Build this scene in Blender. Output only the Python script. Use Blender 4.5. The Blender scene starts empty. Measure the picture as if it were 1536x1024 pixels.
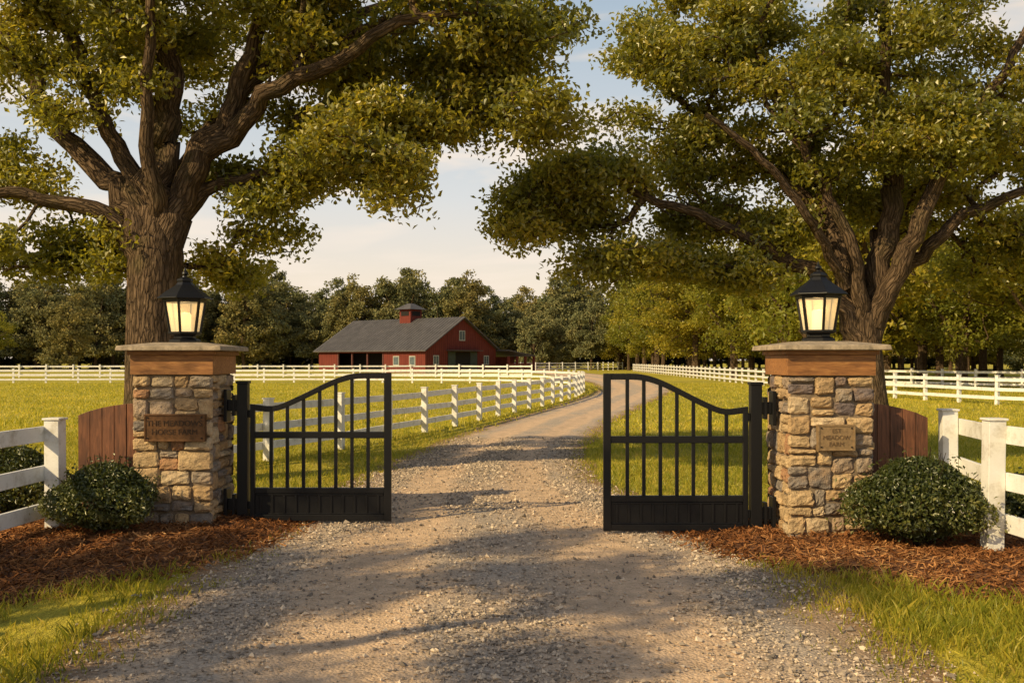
import bpy, math, numpy as np
from mathutils import Vector, Matrix
R = np.random.RandomState
rng = R(7)
scene = bpy.context.scene
COL = scene.collection

# ------------------------------------------------------------------ materials
def newmat(name):
    m = bpy.data.materials.new(name); m.use_nodes = True
    nt = m.node_tree; b = nt.nodes["Principled BSDF"]
    return m, nt, b
def N(nt, t, **kw):
    n = nt.nodes.new(t)
    for k, v in kw.items():
        if hasattr(n, k): setattr(n, k, v)
        else: n.inputs[k].default_value = v
    return n
def L(nt, a, b): nt.links.new(a, b)
def noise(nt, vec, scale, detail=5, rough=.6, dist=0):
    n = N(nt, 'ShaderNodeTexNoise'); n.inputs['Scale'].default_value = scale
    n.inputs['Detail'].default_value = min(detail, 4); n.inputs['Roughness'].default_value = rough
    n.inputs['Distortion'].default_value = dist
    if vec is not None: L(nt, vec, n.inputs['Vector'])
    return n.outputs['Fac']
def ramp(nt, fac, stops, interp='LINEAR'):
    n = N(nt, 'ShaderNodeValToRGB'); cr = n.color_ramp; cr.interpolation = interp
    while len(cr.elements) < len(stops): cr.elements.new(0.5)
    for e, (p, c) in zip(cr.elements, stops):
        e.position = p
        if not hasattr(c, '__len__'): c = (c, c, c)
        e.color = (*c[:3], 1)
    L(nt, fac, n.inputs['Fac']); return n.outputs['Color']
def mix(nt, f, a, b, mode='MIX'):
    n = N(nt, 'ShaderNodeMix'); n.data_type = 'RGBA'; n.blend_type = mode
    for s, v in ((n.inputs[0], f), (n.inputs[6], a), (n.inputs[7], b)):
        if isinstance(v, (int, float)): s.default_value = v if s.type == 'VALUE' else (v, v, v, 1)
        elif isinstance(v, tuple): s.default_value = (*v[:3], 1)
        else: L(nt, v, s)
    return n.outputs[2]
def mth(nt, op, a, b=None, c=None, clamp=False):
    n = N(nt, 'ShaderNodeMath'); n.operation = op; n.use_clamp = clamp
    for i, v in enumerate((a, b, c)):
        if v is None: continue
        if isinstance(v, (int, float)): n.inputs[i].default_value = v
        else: L(nt, v, n.inputs[i])
    return n.outputs[0]
def bump(nt, h, b, strength=.5, dist=.02):
    n = N(nt, 'ShaderNodeBump'); n.inputs['Strength'].default_value = strength
    n.inputs['Distance'].default_value = dist
    L(nt, h, n.inputs['Height']); L(nt, n.outputs[0], b.inputs['Normal']); return n
def coords(nt, kind='Object', scale=None):
    tc = N(nt, 'ShaderNodeTexCoord'); o = tc.outputs[kind]
    if scale:
        mp = N(nt, 'ShaderNodeMapping'); mp.inputs['Scale'].default_value = scale
        L(nt, o, mp.inputs['Vector']); o = mp.outputs[0]
    return o
def attr(nt, name, out='Fac'):
    a = N(nt, 'ShaderNodeAttribute'); a.attribute_name = name; return a.outputs[out]

def leaf_mat(name, stops, trans, tf=.38, gl=.05, objrand=False):
    m, nt, b = newmat(name); nt.nodes.remove(b)
    c = ramp(nt, attr(nt, 'rnd'), stops)
    if objrand:
        oi = N(nt, 'ShaderNodeObjectInfo')
        c = mix(nt, 1.0, c, ramp(nt, oi.outputs['Random'], [(0, (.72, .82, .8)), (.5, (1, 1, 1)), (1, (1.1, 1.0, .8))]), 'MULTIPLY')
    df = N(nt, 'ShaderNodeBsdfDiffuse'); L(nt, c, df.inputs['Color']); sh = df.outputs[0]
    if tf:
        tr = N(nt, 'ShaderNodeBsdfTranslucent'); L(nt, mix(nt, .5, mix(nt, 1.0, c, (2.3, 2.1, 1.2), 'MULTIPLY'), trans), tr.inputs['Color'])
        ms = N(nt, 'ShaderNodeMixShader'); ms.inputs[0].default_value = tf
        L(nt, df.outputs[0], ms.inputs[1]); L(nt, tr.outputs[0], ms.inputs[2]); sh = ms.outputs[0]
    if gl:
        g = N(nt, 'ShaderNodeBsdfGlossy'); g.inputs['Roughness'].default_value = .42; g.inputs['Color'].default_value = (.9, .9, .82, 1)
        m2 = N(nt, 'ShaderNodeMixShader'); m2.inputs[0].default_value = gl
        L(nt, sh, m2.inputs[1]); L(nt, g.outputs[0], m2.inputs[2]); sh = m2.outputs[0]
    L(nt, sh, nt.nodes['Material Output'].inputs['Surface'])
    return m
M = {}
M['oak_leaf'] = leaf_mat('oak_leaf', [(0, (.035, .050, .008)), (.35, (.11, .132, .017)), (.7, (.25, .24, .028)), (1, (.43, .34, .040))], (.55, .47, .035), .47, .06)  # bright ramp end also paints leaf highlights into the colour
M['grove_leaf'] = leaf_mat('grove_leaf', [(0, (.060, .078, .013)), (.5, (.20, .205, .028)), (1, (.43, .36, .05))], (.54, .47, .05), .42, .02, True)
M['far_leaf_haze'] = leaf_mat('far_leaf_haze', [(0, (.115, .13, .072)), (.5, (.21, .21, .10)), (1, (.36, .30, .125))], (.26, .24, .09), .15, 0, True)  # distance haze put into the leaf colours, paler and greyer
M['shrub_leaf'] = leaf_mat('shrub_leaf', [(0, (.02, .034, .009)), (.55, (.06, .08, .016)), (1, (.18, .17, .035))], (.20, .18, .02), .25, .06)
M['grass_blade'] = leaf_mat('grass_blade', [(0, (.09, .125, .014)), (.4, (.22, .235, .026)), (.75, (.43, .37, .05)), (1, (.58, .43, .14))], (.54, .48, .04), .40, .02)
M['meadow_blade'] = leaf_mat('meadow_blade', [(0, (.15, .175, .02)), (.4, (.34, .33, .035)), (.75, (.56, .47, .06)), (1, (.68, .52, .15))], (.62, .54, .05), .40, .02)
# bark
m, nt, b = newmat('bark'); v = attr(nt, 'bk', 'Vector')
n1 = noise(nt, v, 2.6, 4, .75, .6); n2 = noise(nt, coords(nt), 1.5, 2)
vo = N(nt, 'ShaderNodeTexVoronoi'); vo.feature = 'DISTANCE_TO_EDGE'; vo.inputs['Scale'].default_value = 3.2
wv = N(nt, 'ShaderNodeVectorMath'); wv.operation = 'ADD'; L(nt, v, wv.inputs[0])
nz = N(nt, 'ShaderNodeTexNoise'); nz.inputs['Scale'].default_value = 3; L(nt, v, nz.inputs['Vector'])
sc = N(nt, 'ShaderNodeVectorMath'); sc.operation = 'SCALE'; sc.inputs['Scale'].default_value = .35; L(nt, nz.outputs['Color'], sc.inputs[0]); L(nt, sc.outputs[0], wv.inputs[1])
L(nt, wv.outputs[0], vo.inputs['Vector'])
cr = ramp(nt, vo.outputs['Distance'], [(0, 0), (.16, .8), (.4, 1)])
c = ramp(nt, n1, [(.3, (.07, .047, .03)), (.55, (.165, .112, .07)), (.75, (.30, .215, .14))])
c = mix(nt, mth(nt, 'MULTIPLY', mth(nt, 'SUBTRACT', 1, cr), .65), c, (.03, .021, .014))
c = mix(nt, mth(nt, 'MULTIPLY', ramp(nt, n2, [(.52, 0), (.68, 1)]), .35), c, (.09, .085, .03))
L(nt, c, b.inputs['Base Color']); b.inputs['Roughness'].default_value = .95; b.inputs['Specular IOR Level'].default_value = .1
bump(nt, mth(nt, 'ADD', mth(nt, 'MULTIPLY', cr, .7), n1), b, 1, .04); M['bark'] = m

def simple(name, col, rough=.6, metal=0, ns=8, var=.25, bstr=.3, bd=.004, scale=None, detail=6, spec=.5):
    m, nt, b = newmat(name); co = coords(nt, 'Object', scale)
    n = noise(nt, co, ns, detail, .65)
    c0 = tuple(x * (1 - var) for x in col); c1 = tuple(min(1, x * (1 + var)) for x in col)
    L(nt, ramp(nt, n, [(.3, c0), (.7, c1)]), b.inputs['Base Color'])
    b.inputs['Roughness'].default_value = rough; b.inputs['Metallic'].default_value = metal; b.inputs['Specular IOR Level'].default_value = spec
    if bstr: bump(nt, n, b, bstr, bd)
    M[name] = m; return m
simple('black_iron', (.007, .007, .008), .42, 0, 60, .3, .15, .002, spec=.3)
simple('mortar', (.20, .15, .10), .95, 0, 60, .3, .6, .01)
simple('bronze_plate', (.14, .068, .028), .45, .5, 25, .4, .2, .002)
simple('brass_plate', (.30, .20, .10), .5, .35, 25, .3, .2, .002)
simple('letter', (.055, .028, .013), .5, .3, 25, .3, 0)
simple('letter2', (.16, .10, .05), .5, .3, 25, .3, 0)
simple('cap_stone', (.31, .25, .18), .9, 0, 14, .4, .7, .012)
simple('barn_roof', (.085, .080, .082), .6, 0, .8, .25, 0, spec=.3)
simple('painted_dark', (.012, .009, .008), .95, 0, 3, .2, 0)  # near-black colour standing in for shade inside the barn openings
simple('barn_trim', (.10, .03, .025), .7, 0, 3, .2, 0)
simple('green_door', (.035, .05, .045), .6, 0, 3, .2, 0)
simple('pale_trim', (.42, .42, .38), .7, 0, 3, .15, 0)
simple('window_glass', (.10, .13, .15), .15, 0, 3, .3, 0)
def wood(name, c0, c1, c2, sc=(14, 14, 1.2)):
    m, nt, b = newmat(name); co = coords(nt, 'Object', sc)
    n = noise(nt, co, 3, 8, .7, .8); n2 = noise(nt, coords(nt), 2.5, 3)
    c = ramp(nt, n, [(.3, c0), (.5, c1), (.72, c2)])
    c = mix(nt, 1.0, c, ramp(nt, n2, [(.3, .7), (.7, 1.15)]), 'MULTIPLY')
    rn = attr(nt, 'rnd'); c = mix(nt, 1.0, c, ramp(nt, rn, [(0, .72), (1, 1.2)]), 'MULTIPLY')
    L(nt, c, b.inputs['Base Color']); b.inputs['Roughness'].default_value = .65
    bump(nt, n, b, .5, .006); M[name] = m
wood('cedar_band', (.13, .05, .015), (.29, .125, .036), (.42, .205, .065), (1.5, 14, 14))
wood('plank_wood', (.07, .027, .013), (.16, .060, .027), (.26, .105, .048))
m, nt, b = newmat('white_paint'); co = coords(nt)
n = noise(nt, co, 5, 8, .7); n3 = noise(nt, coords(nt, 'Object', (3, 3, 30)), 4, 6, .7)
c = ramp(nt, n, [(.30, (.52, .49, .42)), (.48, (.76, .75, .71)), (.7, (.82, .81, .78))])
c = mix(nt, ramp(nt, n3, [(.60, 0), (.74, .6)]), c, (.42, .36, .28))
L(nt, c, b.inputs['Base Color']); b.inputs['Roughness'].default_value = .55; bump(nt, n3, b, .25, .004); M['white_paint'] = m
m, nt, b = newmat('field_stone'); co = coords(nt)
base = ramp(nt, attr(nt, 'rnd'), [(0, (.44, .30, .16)), (.13, (.30, .25, .20)), (.24, (.51, .37, .21)), (.38, (.22, .19, .165)), (.46, (.42, .29, .16)),
      (.58, (.34, .26, .19)), (.7, (.49, .355, .20)), (.83, (.18, .145, .14)), (.87, (.54, .42, .27)), (.94, (.38, .21, .115))], 'CONSTANT')
n = noise(nt, co, 13, 10, .8); n2 = noise(nt, co, 55, 3, .7); n4 = noise(nt, co, 6, 3, .6)
c = mix(nt, 1.0, base, ramp(nt, n, [(.28, .45), (.5, 1.0), (.75, 1.45)]), 'MULTIPLY')
c = mix(nt, ramp(nt, n4, [(.48, 0), (.72, .5)]), c, (.42, .26, .13))
L(nt, c, b.inputs['Base Color']); b.inputs['Roughness'].default_value = .92; b.inputs['Specular IOR Level'].default_value = .2
bump(nt, mth(nt, 'ADD', n, mth(nt, 'MULTIPLY', n2, .4)), b, 1, .03); M['field_stone'] = m
m, nt, b = newmat('red_siding'); co = coords(nt)
w = N(nt, 'ShaderNodeTexWave'); w.wave_type = 'BANDS'; w.bands_direction = 'DIAGONAL'; w.inputs['Scale'].default_value = 1.6; L(nt, coords(nt, 'Object', (1, 1, .0001)), w.inputs['Vector'])
n = noise(nt, coords(nt, 'Object', (3, 3, .4)), 1.2, 5)
c = ramp(nt, n, [(.3, (.12, .024, .018)), (.7, (.185, .042, .030))])
c = mix(nt, ramp(nt, w.outputs['Fac'], [(0, .6), (.15, 0)]), c, (.04, .01, .008))
L(nt, c, b.inputs['Base Color']); b.inputs['Roughness'].default_value = .8; b.inputs['Specular IOR Level'].default_value = .2; M['red_siding'] = m
m, nt, b = newmat('grass_ground'); co = coords(nt)
n1 = noise(nt, co, .16, 4, .6); n2 = noise(nt, co, 1.7, 6, .7); n3 = noise(nt, coords(nt, 'Object', (1, .35, 1)), 14, 6, .75)
c = ramp(nt, n2, [(.28, (.17, .165, .027)), (.5, (.34, .305, .042)), (.72, (.50, .40, .07))])
c = mix(nt, ramp(nt, n1, [(.33, 0), (.62, .7)]), c, (.60, .49, .06))
c = mix(nt, 1.0, c, ramp(nt, n3, [(.3, .55), (.55, 1), (.75, 1.35)]), 'MULTIPLY')
L(nt, c, b.inputs['Base Color']); b.inputs['Roughness'].default_value = .95; b.inputs['Specular IOR Level'].default_value = .1
bump(nt, n3, b, .8, .08); M['grass_ground'] = m
def cutout(nt, b, a):
    tr = N(nt, 'ShaderNodeBsdfTransparent'); ms = N(nt, 'ShaderNodeMixShader')
    L(nt, a, ms.inputs[0]); L(nt, tr.outputs[0], ms.inputs[1]); L(nt, b.outputs[0], ms.inputs[2])
    L(nt, ms.outputs[0], nt.nodes['Material Output'].inputs['Surface'])
m, nt, b = newmat('gravel_road'); co = coords(nt)
lat = attr(nt, 'lat'); edge = attr(nt, 'edge')
n1 = noise(nt, coords(nt, 'Object', (1, .4, 1)), 1.3, 4, .65); n2 = noise(nt, co, 30, 4, .85); n3 = noise(nt, co, 3.5, 4, .7)
vo = N(nt, 'ShaderNodeTexVoronoi'); vo.inputs['Scale'].default_value = 46; L(nt, co, vo.inputs['Vector'])
stone = ramp(nt, vo.outputs['Color'], [(0, (.24, .20, .16)), (.5, (.43, .355, .28)), (1, (.62, .51, .395))])
dirt = ramp(nt, n2, [(.25, (.42, .29, .18)), (.5, (.68, .485, .315)), (.75, (.80, .60, .42))])
dirt = mix(nt, 1.0, dirt, ramp(nt, n3, [(.3, .72), (.6, 1.05)]), 'MULTIPLY')
tr = mth(nt, 'SUBTRACT', 1, mth(nt, 'MULTIPLY', mth(nt, 'ABSOLUTE', mth(nt, 'SUBTRACT', mth(nt, 'ABSOLUTE', lat), .43)), 3.4), clamp=True)
f = mth(nt, 'ADD', mth(nt, 'MULTIPLY', tr, .85), mth(nt, 'MULTIPLY', mth(nt, 'SUBTRACT', n1, .38), 1.8))
f = ramp(nt, f, [(.05, 0), (.60, 1)])
c = mix(nt, f, stone, dirt)
soil = ramp(nt, n2, [(.3, (.19, .12, .065)), (.6, (.37, .24, .135)), (.8, (.48, .34, .20))])
ef = mth(nt, 'ADD', edge, mth(nt, 'MULTIPLY', mth(nt, 'SUBTRACT', n1, .5), .9))
c = mix(nt, ramp(nt, ef, [(.30, 1), (.70, 0)]), c, soil)
L(nt, c, b.inputs['Base Color']); b.inputs['Roughness'].default_value = .95; b.inputs['Specular IOR Level'].default_value = .2
bump(nt, mth(nt, 'ADD', mth(nt, 'ADD', mth(nt, 'MULTIPLY', n2, .7), mth(nt, 'MULTIPLY', vo.outputs['Distance'], -.6)), mth(nt, 'MULTIPLY', n3, 1.6)), b, .8, .02)
ef2 = mth(nt, 'ADD', ef, mth(nt, 'MULTIPLY', mth(nt, 'SUBTRACT', n2, .5), .5))
cutout(nt, b, ramp(nt, ef2, [(.10, 0), (.16, 1)])); M['gravel_road'] = m
m, nt, b = newmat('mulch'); co = coords(nt)
n2 = noise(nt, co, 18, 4, .85, 1.0); n1 = noise(nt, co, 1.4, 3)
c = ramp(nt, n2, [(.3, (.06, .024, .012)), (.5, (.19, .08, .034)), (.75, (.36, .18, .08))])
L(nt, c, b.inputs['Base Color']); b.inputs['Roughness'].default_value = .95; bump(nt, n2, b, 1, .04)
ef = mth(nt, 'ADD', attr(nt, 'edge'), mth(nt, 'ADD', mth(nt, 'MULTIPLY', mth(nt, 'SUBTRACT', n1, .5), .6), mth(nt, 'MULTIPLY', mth(nt, 'SUBTRACT', n2, .5), .3)))
cutout(nt, b, ramp(nt, ef, [(.04, 0), (.10, 1)])); M['mulch'] = m
def rndmat(name, stops, rough=.9):
    m, nt, b = newmat(name); nt.nodes.remove(b); c = ramp(nt, attr(nt, 'rnd'), stops)
    df = N(nt, 'ShaderNodeBsdfDiffuse'); L(nt, c, df.inputs['Color']); L(nt, df.outputs[0], nt.nodes['Material Output'].inputs['Surface']); M[name] = m
rndmat('gravel_stone', [(0, (.17, .145, .12)), (.4, (.37, .305, .24)), (.75, (.54, .44, .335)), (1, (.72, .59, .44))])
rndmat('mulch_chip', [(0, (.06, .025, .012)), (.5, (.24, .10, .038)), (.85, (.46, .23, .09)), (1, (.60, .39, .19))])
m, nt, b = newmat('frosted_pane')
b.inputs['Base Color'].default_value = (.85, .76, .56, 1); b.inputs['Roughness'].default_value = .3
b.inputs['Emission Color'].default_value = (1, .72, .36, 1); b.inputs['Emission Strength'].default_value = .32
tr = N(nt, 'ShaderNodeBsdfTransparent'); tr.inputs[0].default_value = (1, .93, .78, 1)
ms = N(nt, 'ShaderNodeMixShader'); ms.inputs[0].default_value = .55
L(nt, tr.outputs[0], ms.inputs[1]); L(nt, b.outputs[0], ms.inputs[2]); L(nt, ms.outputs[0], nt.nodes['Material Output'].inputs['Surface']); M['frosted_pane'] = m
m, nt, b = newmat('lamp_glow'); b.inputs['Base Color'].default_value = (.9, .8, .6, 1)
b.inputs['Emission Color'].default_value = (1, .72, .34, 1); b.inputs['Emission Strength'].default_value = 1.7; M['lamp_glow'] = m

# ------------------------------------------------------------------ mesh helpers
def npmesh(name, V, F, mat, fattr=None, vattr=None, smooth=False, link=True, parent=None):
    V = np.asarray(V, dtype=np.float32); me = bpy.data.meshes.new(name)
    groups = F if isinstance(F, list) else [F]
    me.vertices.add(len(V)); me.vertices.foreach_set('co', V.ravel())
    nl = sum(g.size for g in groups); npoly = sum(len(g) for g in groups)
    me.loops.add(nl); me.polygons.add(npoly)
    me.loops.foreach_set('vertex_index', np.concatenate([g.ravel() for g in groups]).astype(np.int32))
    ls = []; o = 0
    for g in groups:
        k = g.shape[1]; ls.append(o + np.arange(len(g)) * k); o += g.size
    me.polygons.foreach_set('loop_start', np.concatenate(ls).astype(np.int32))
    me.polygons.foreach_set('use_smooth', np.full(npoly, smooth, dtype=bool))
    me.update(calc_edges=True)
    for k, a in (fattr or {}).items():
        t = me.attributes.new(k, 'FLOAT', 'FACE'); t.data.foreach_set('value', np.asarray(a, dtype=np.float32))
    for k, a in (vattr or {}).items():
        a = np.asarray(a, dtype=np.float32)
        if a.ndim == 2:
            t = me.attributes.new(k, 'FLOAT_VECTOR', 'POINT'); t.data.foreach_set('vector', a.ravel())
        else:
            t = me.attributes.new(k, 'FLOAT', 'POINT'); t.data.foreach_set('value', a)
    if mat: me.materials.append(M[mat])
    if not link: return me
    ob = bpy.data.objects.new(name, me); COL.objects.link(ob)
    if parent: ob.parent = parent
    return ob
def empty(name, loc=(0, 0, 0), rotz=0):
    e = bpy.data.objects.new(name, None); COL.objects.link(e); e.location = loc; e.rotation_euler = (0, 0, rotz); e.empty_display_size = .2
    return e
BOXF = np.array([[0, 3, 2, 1], [4, 5, 6, 7], [0, 1, 5, 4], [1, 2, 6, 5], [2, 3, 7, 6], [3, 0, 4, 7]])
class MB:
    def __init__(s): s.V = []; s.F = []; s.r = []; s.n = 0
    def hexa(s, P, r=None):
        s.V.append(np.asarray(P, float)); s.F.append(BOXF + s.n); s.n += 8
        s.r += [rng.rand() if r is None else r] * 6
    def box(s, x0, x1, y0, y1, z0, z1, r=None):
        s.hexa([(x0, y0, z0), (x1, y0, z0), (x1, y1, z0), (x0, y1, z0), (x0, y0, z1), (x1, y0, z1), (x1, y1, z1), (x0, y1, z1)], r)
    def beam(s, a, b, w, h, up=(0, 0, 1), r=None):
        a = Vector(a); b = Vector(b); d = (b - a).normalized(); up = Vector(up)
        sd = d.cross(up).normalized(); u = sd.cross(d)
        P = []
        for c in (a, b):
            for i, j in ((-1, -1), (1, -1), (1, 1), (-1, 1)): P.append(c + sd * i * w / 2 + u * j * h / 2)
        s.hexa([tuple(p) for p in P], r)
    def obj(s, name, mat, parent=None, bevel=0):
        ob = npmesh(name, np.concatenate(s.V), np.concatenate(s.F), mat, {'rnd': s.r}, parent=parent)
        if bevel:
            bm = ob.modifiers.new('bevel', 'BEVEL'); bm.width = bevel; bm.segments = 2; bm.limit_method = 'ANGLE'
        return ob
def tube(pts, rad, sides=10, flute=0, seed=0):
    pts = np.asarray(pts, float); n = len(pts); rr = R(seed)
    d = np.gradient(pts, axis=0); d /= np.linalg.norm(d, axis=1)[:, None] + 1e-9
    ref = np.array([0, 1, .13]); V = []; B = []
    ln = np.concatenate([[0], np.cumsum(np.linalg.norm(np.diff(pts, axis=0), axis=1))])
    a = np.arange(sides) / sides * 2 * np.pi; ph = rr.rand(3) * 6.28
    for i in range(n):
        u = np.cross(d[i], ref); u /= np.linalg.norm(u); v = np.cross(d[i], u)
        f = 1 + flute * (np.sin(3 * a + ph[0] + ln[i] * .5) * .5 + np.sin(5 * a + ph[1] - ln[i] * .7) * .35 + np.sin(8 * a + ph[2]) * .25)
        r = rad[i] * f
        V.append(pts[i] + np.outer(np.cos(a) * r, u) + np.outer(np.sin(a) * r, v))
        k = max(rad[i], .05) / .16
        B.append(np.stack([np.cos(a) * k, np.sin(a) * k, np.full(sides, ln[i] * 1.3)], 1))
    V = np.concatenate(V); B = np.concatenate(B); F = []
    for i in range(n - 1):
        j = np.arange(sides); k = (j + 1) % sides
        F.append(np.stack([i * sides + j, i * sides + k, (i + 1) * sides + k, (i + 1) * sides + j], 1))
    return V, np.concatenate(F), B
def smoothline(P, Rd, step=.22):
    P = np.asarray(P, float); n = len(P); t = np.concatenate([[0], np.cumsum(np.linalg.norm(np.diff(P, axis=0), axis=1))])
    m = np.gradient(P, t, axis=0)
    s = np.linspace(0, t[-1], max(3, int(t[-1] / step) + 1)); out = []
    for x in s:
        i = min(np.searchsorted(t, x, 'right') - 1, n - 2); h = t[i + 1] - t[i]; u = (x - t[i]) / h
        out.append((2*u**3-3*u**2+1)*P[i] + (u**3-2*u**2+u)*h*m[i] + (-2*u**3+3*u**2)*P[i+1] + (u**3-u**2)*h*m[i+1])
    return np.array(out), np.interp(s, t, Rd)
def leaves(C, length, width, rs, up=.6):
    n = len(C); d = rs.normal(size=(n, 3)); d[:, 2] -= .25; d /= np.linalg.norm(d, axis=1)[:, None]
    nn = rs.normal(size=(n, 3)); nn[:, 2] += up * 2; s = np.cross(d, nn); s /= np.linalg.norm(s, axis=1)[:, None]
    no = np.cross(s, d); ll = length * rs.uniform(.6, 1.3, n)[:, None]; ww = width * rs.uniform(.7, 1.25, n)[:, None]
    V = np.stack([C - d * ll / 2, C + s * ww / 2 + no * ww * .25, C + d * ll / 2, C - s * ww / 2 + no * ww * .25], 1).reshape(-1, 3)
    F = np.arange(4 * n).reshape(n, 4); return V, F
def build_tree(name, limbs, boughs, seed, leaf=(.1, .06), per=45, att=14, spread=.17, leafmat='oak_leaf', tip=.006, link=True, sides=12, step=.22, expo=2.3, twig_sides=5):
    rs = R(seed); TV = []; TF = []; TB = []; off = 0; nodes = []; nr = []
    for li, (P, Rd) in enumerate(limbs):
        p, r = smoothline(P, Rd, step)
        if li > 0: p[1:-1] += rs.normal(size=p[1:-1].shape) * r[1:-1, None] * .3
        v, f, bk = tube(p, r, sides, .13 if li == 0 else .08, seed + li); TV.append(v); TF.append(f + off); TB.append(bk); off += len(v)
        k = len(p) // 2 if li == 0 else 1
        nodes.append(p[k:]); nr.append(r[k:])
    nodes = np.concatenate(nodes); n0 = len(nodes); base_r = np.concatenate(nr)
    A = []; SH = []
    for b in boughs:
        k = max(3, int(att * rs.uniform(.7, 1.3))); q = rs.normal(size=(k, 3)); q /= np.linalg.norm(q, axis=1)[:, None]; q *= rs.rand(k, 1) ** (1 / 2.2)
        A.append(b[:3] + q * b[3:6]); SH.append(np.full(k, rs.rand()))
    A = np.concatenate(A); SH = np.concatenate(SH); n = len(A)
    root = nodes[0]; plen = np.concatenate([np.linalg.norm(nodes - root, axis=1), np.zeros(n)])
    P = np.concatenate([nodes, A]); par = np.full(n0 + n, -1)
    D = np.linalg.norm(A[:, None] - nodes[None], axis=2) + .25 * plen[None, :n0]
    bi = D.argmin(1); bc = D[np.arange(n), bi]; left = np.ones(n, bool); order = []
    for _ in range(n):
        c = np.where(left, bc, 1e9); i = int(c.argmin()); left[i] = False; g = n0 + i; par[g] = bi[i]
        plen[g] = plen[bi[i]] + np.linalg.norm(P[g] - P[bi[i]]); order.append(g)
        nd = np.linalg.norm(A - P[g], axis=1) + .25 * plen[g]; u = left & (nd < bc); bc[u] = nd[u]; bi[u] = g
    rad = np.zeros(n0 + n); acc = np.zeros(n0 + n)
    for g in order[::-1]:
        acc[g] += tip ** expo; rad[g] = acc[g] ** (1 / expo); acc[par[g]] += acc[g]
    gs = np.array(order); p0 = P[par[gs]]; p1 = P[gs]
    r1 = rad[gs]; pr = np.where(par[gs] < n0, base_r[np.minimum(par[gs], n0 - 1)], rad[par[gs]]); r0 = np.minimum(pr, r1 * 1.5)
    ln = np.linalg.norm(p1 - p0, axis=1)
    mid = (p0 + p1) / 2 + rs.normal(size=p0.shape) * ln[:, None] * .09; mid[:, 2] += ln * .06
    S = twig_sides; a = np.arange(S) / S * 2 * np.pi
    for (q0, q1, s0, s1) in ((p0, mid, r0, (r0 + r1) / 2), (mid, p1, (r0 + r1) / 2, r1)):
        d = q1 - q0; d /= np.linalg.norm(d, axis=1)[:, None] + 1e-9
        u = np.cross(d, [.1, .95, .2]); u /= np.linalg.norm(u, axis=1)[:, None] + 1e-9; v = np.cross(d, u)
        ring = lambda q, s: q[:, None] + (u[:, None] * np.cos(a)[None, :, None] + v[:, None] * np.sin(a)[None, :, None]) * s[:, None, None]
        VV = np.concatenate([ring(q0, s0), ring(q1, s1)], 1).reshape(-1, 3); m_ = len(q0)
        j = np.arange(S); k = (j + 1) % S; f = np.stack([j, k, S + k, S + j], 1)
        FF = (f[None] + (np.arange(m_) * 2 * S)[:, None, None]).reshape(-1, 4) + off
        TV.append(VV); TF.append(FF); TB.append(VV * 3); off += len(VV)
    t = rs.rand(n, per) ** .8
    C = (mid[np.argsort(gs)][:, None] * (1 - t[..., None]) + A[:, None] * t[..., None]) + np.clip(rs.normal(size=(n, per, 3)), -1.5, 1.5) * np.array([1, 1, .65]) * spread
    sh = np.clip(SH[:, None] * .40 + rs.rand(n, 1) * .18 + rs.rand(n, per) * .5, 0, 1).ravel()  # leaf tone varies at random, spread widened to imitate highlights and dark gaps
    C = C.reshape(-1, 3); LV, LF = leaves(C, leaf[0], leaf[1], rs)
    wood_ = (np.concatenate(TV), np.concatenate(TF), np.concatenate(TB))
    if link:
        e = empty(name)
        npmesh('trunk_and_branches', wood_[0], wood_[1], 'bark', vattr={'bk': wood_[2]}, smooth=True, parent=e)
        npmesh('foliage', LV, LF, leafmat, {'rnd': sh}, parent=e)
        return e
    me = npmesh(name, np.concatenate([wood_[0], LV]), np.concatenate([wood_[1], LF + len(wood_[0])]), 'bark',
                {'rnd': np.concatenate([np.zeros(len(wood_[1])), sh])}, {'bk': np.concatenate([wood_[2], np.zeros((len(LV), 3))])}, link=False)
    me.materials.append(M[leafmat])
    me.polygons.foreach_set('material_index', np.concatenate([np.zeros(len(wood_[1])), np.ones(len(LF))]).astype(np.int32)); return me
def make_boughs(regions, rs, size=.6, flat=.5):
    out = []
    for (cx, cy, cz, rx, ry, rz, n) in regions:
        for _ in range(n):
            q = rs.normal(size=3); q /= np.linalg.norm(q); q *= rs.rand() ** (1 / 2.6); s = size * rs.uniform(.65, 1.35)
            out.append((cx + q[0]*rx, cy + q[1]*ry, cz + q[2]*rz, s, s, s * flat))
    return np.array(out)

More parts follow.
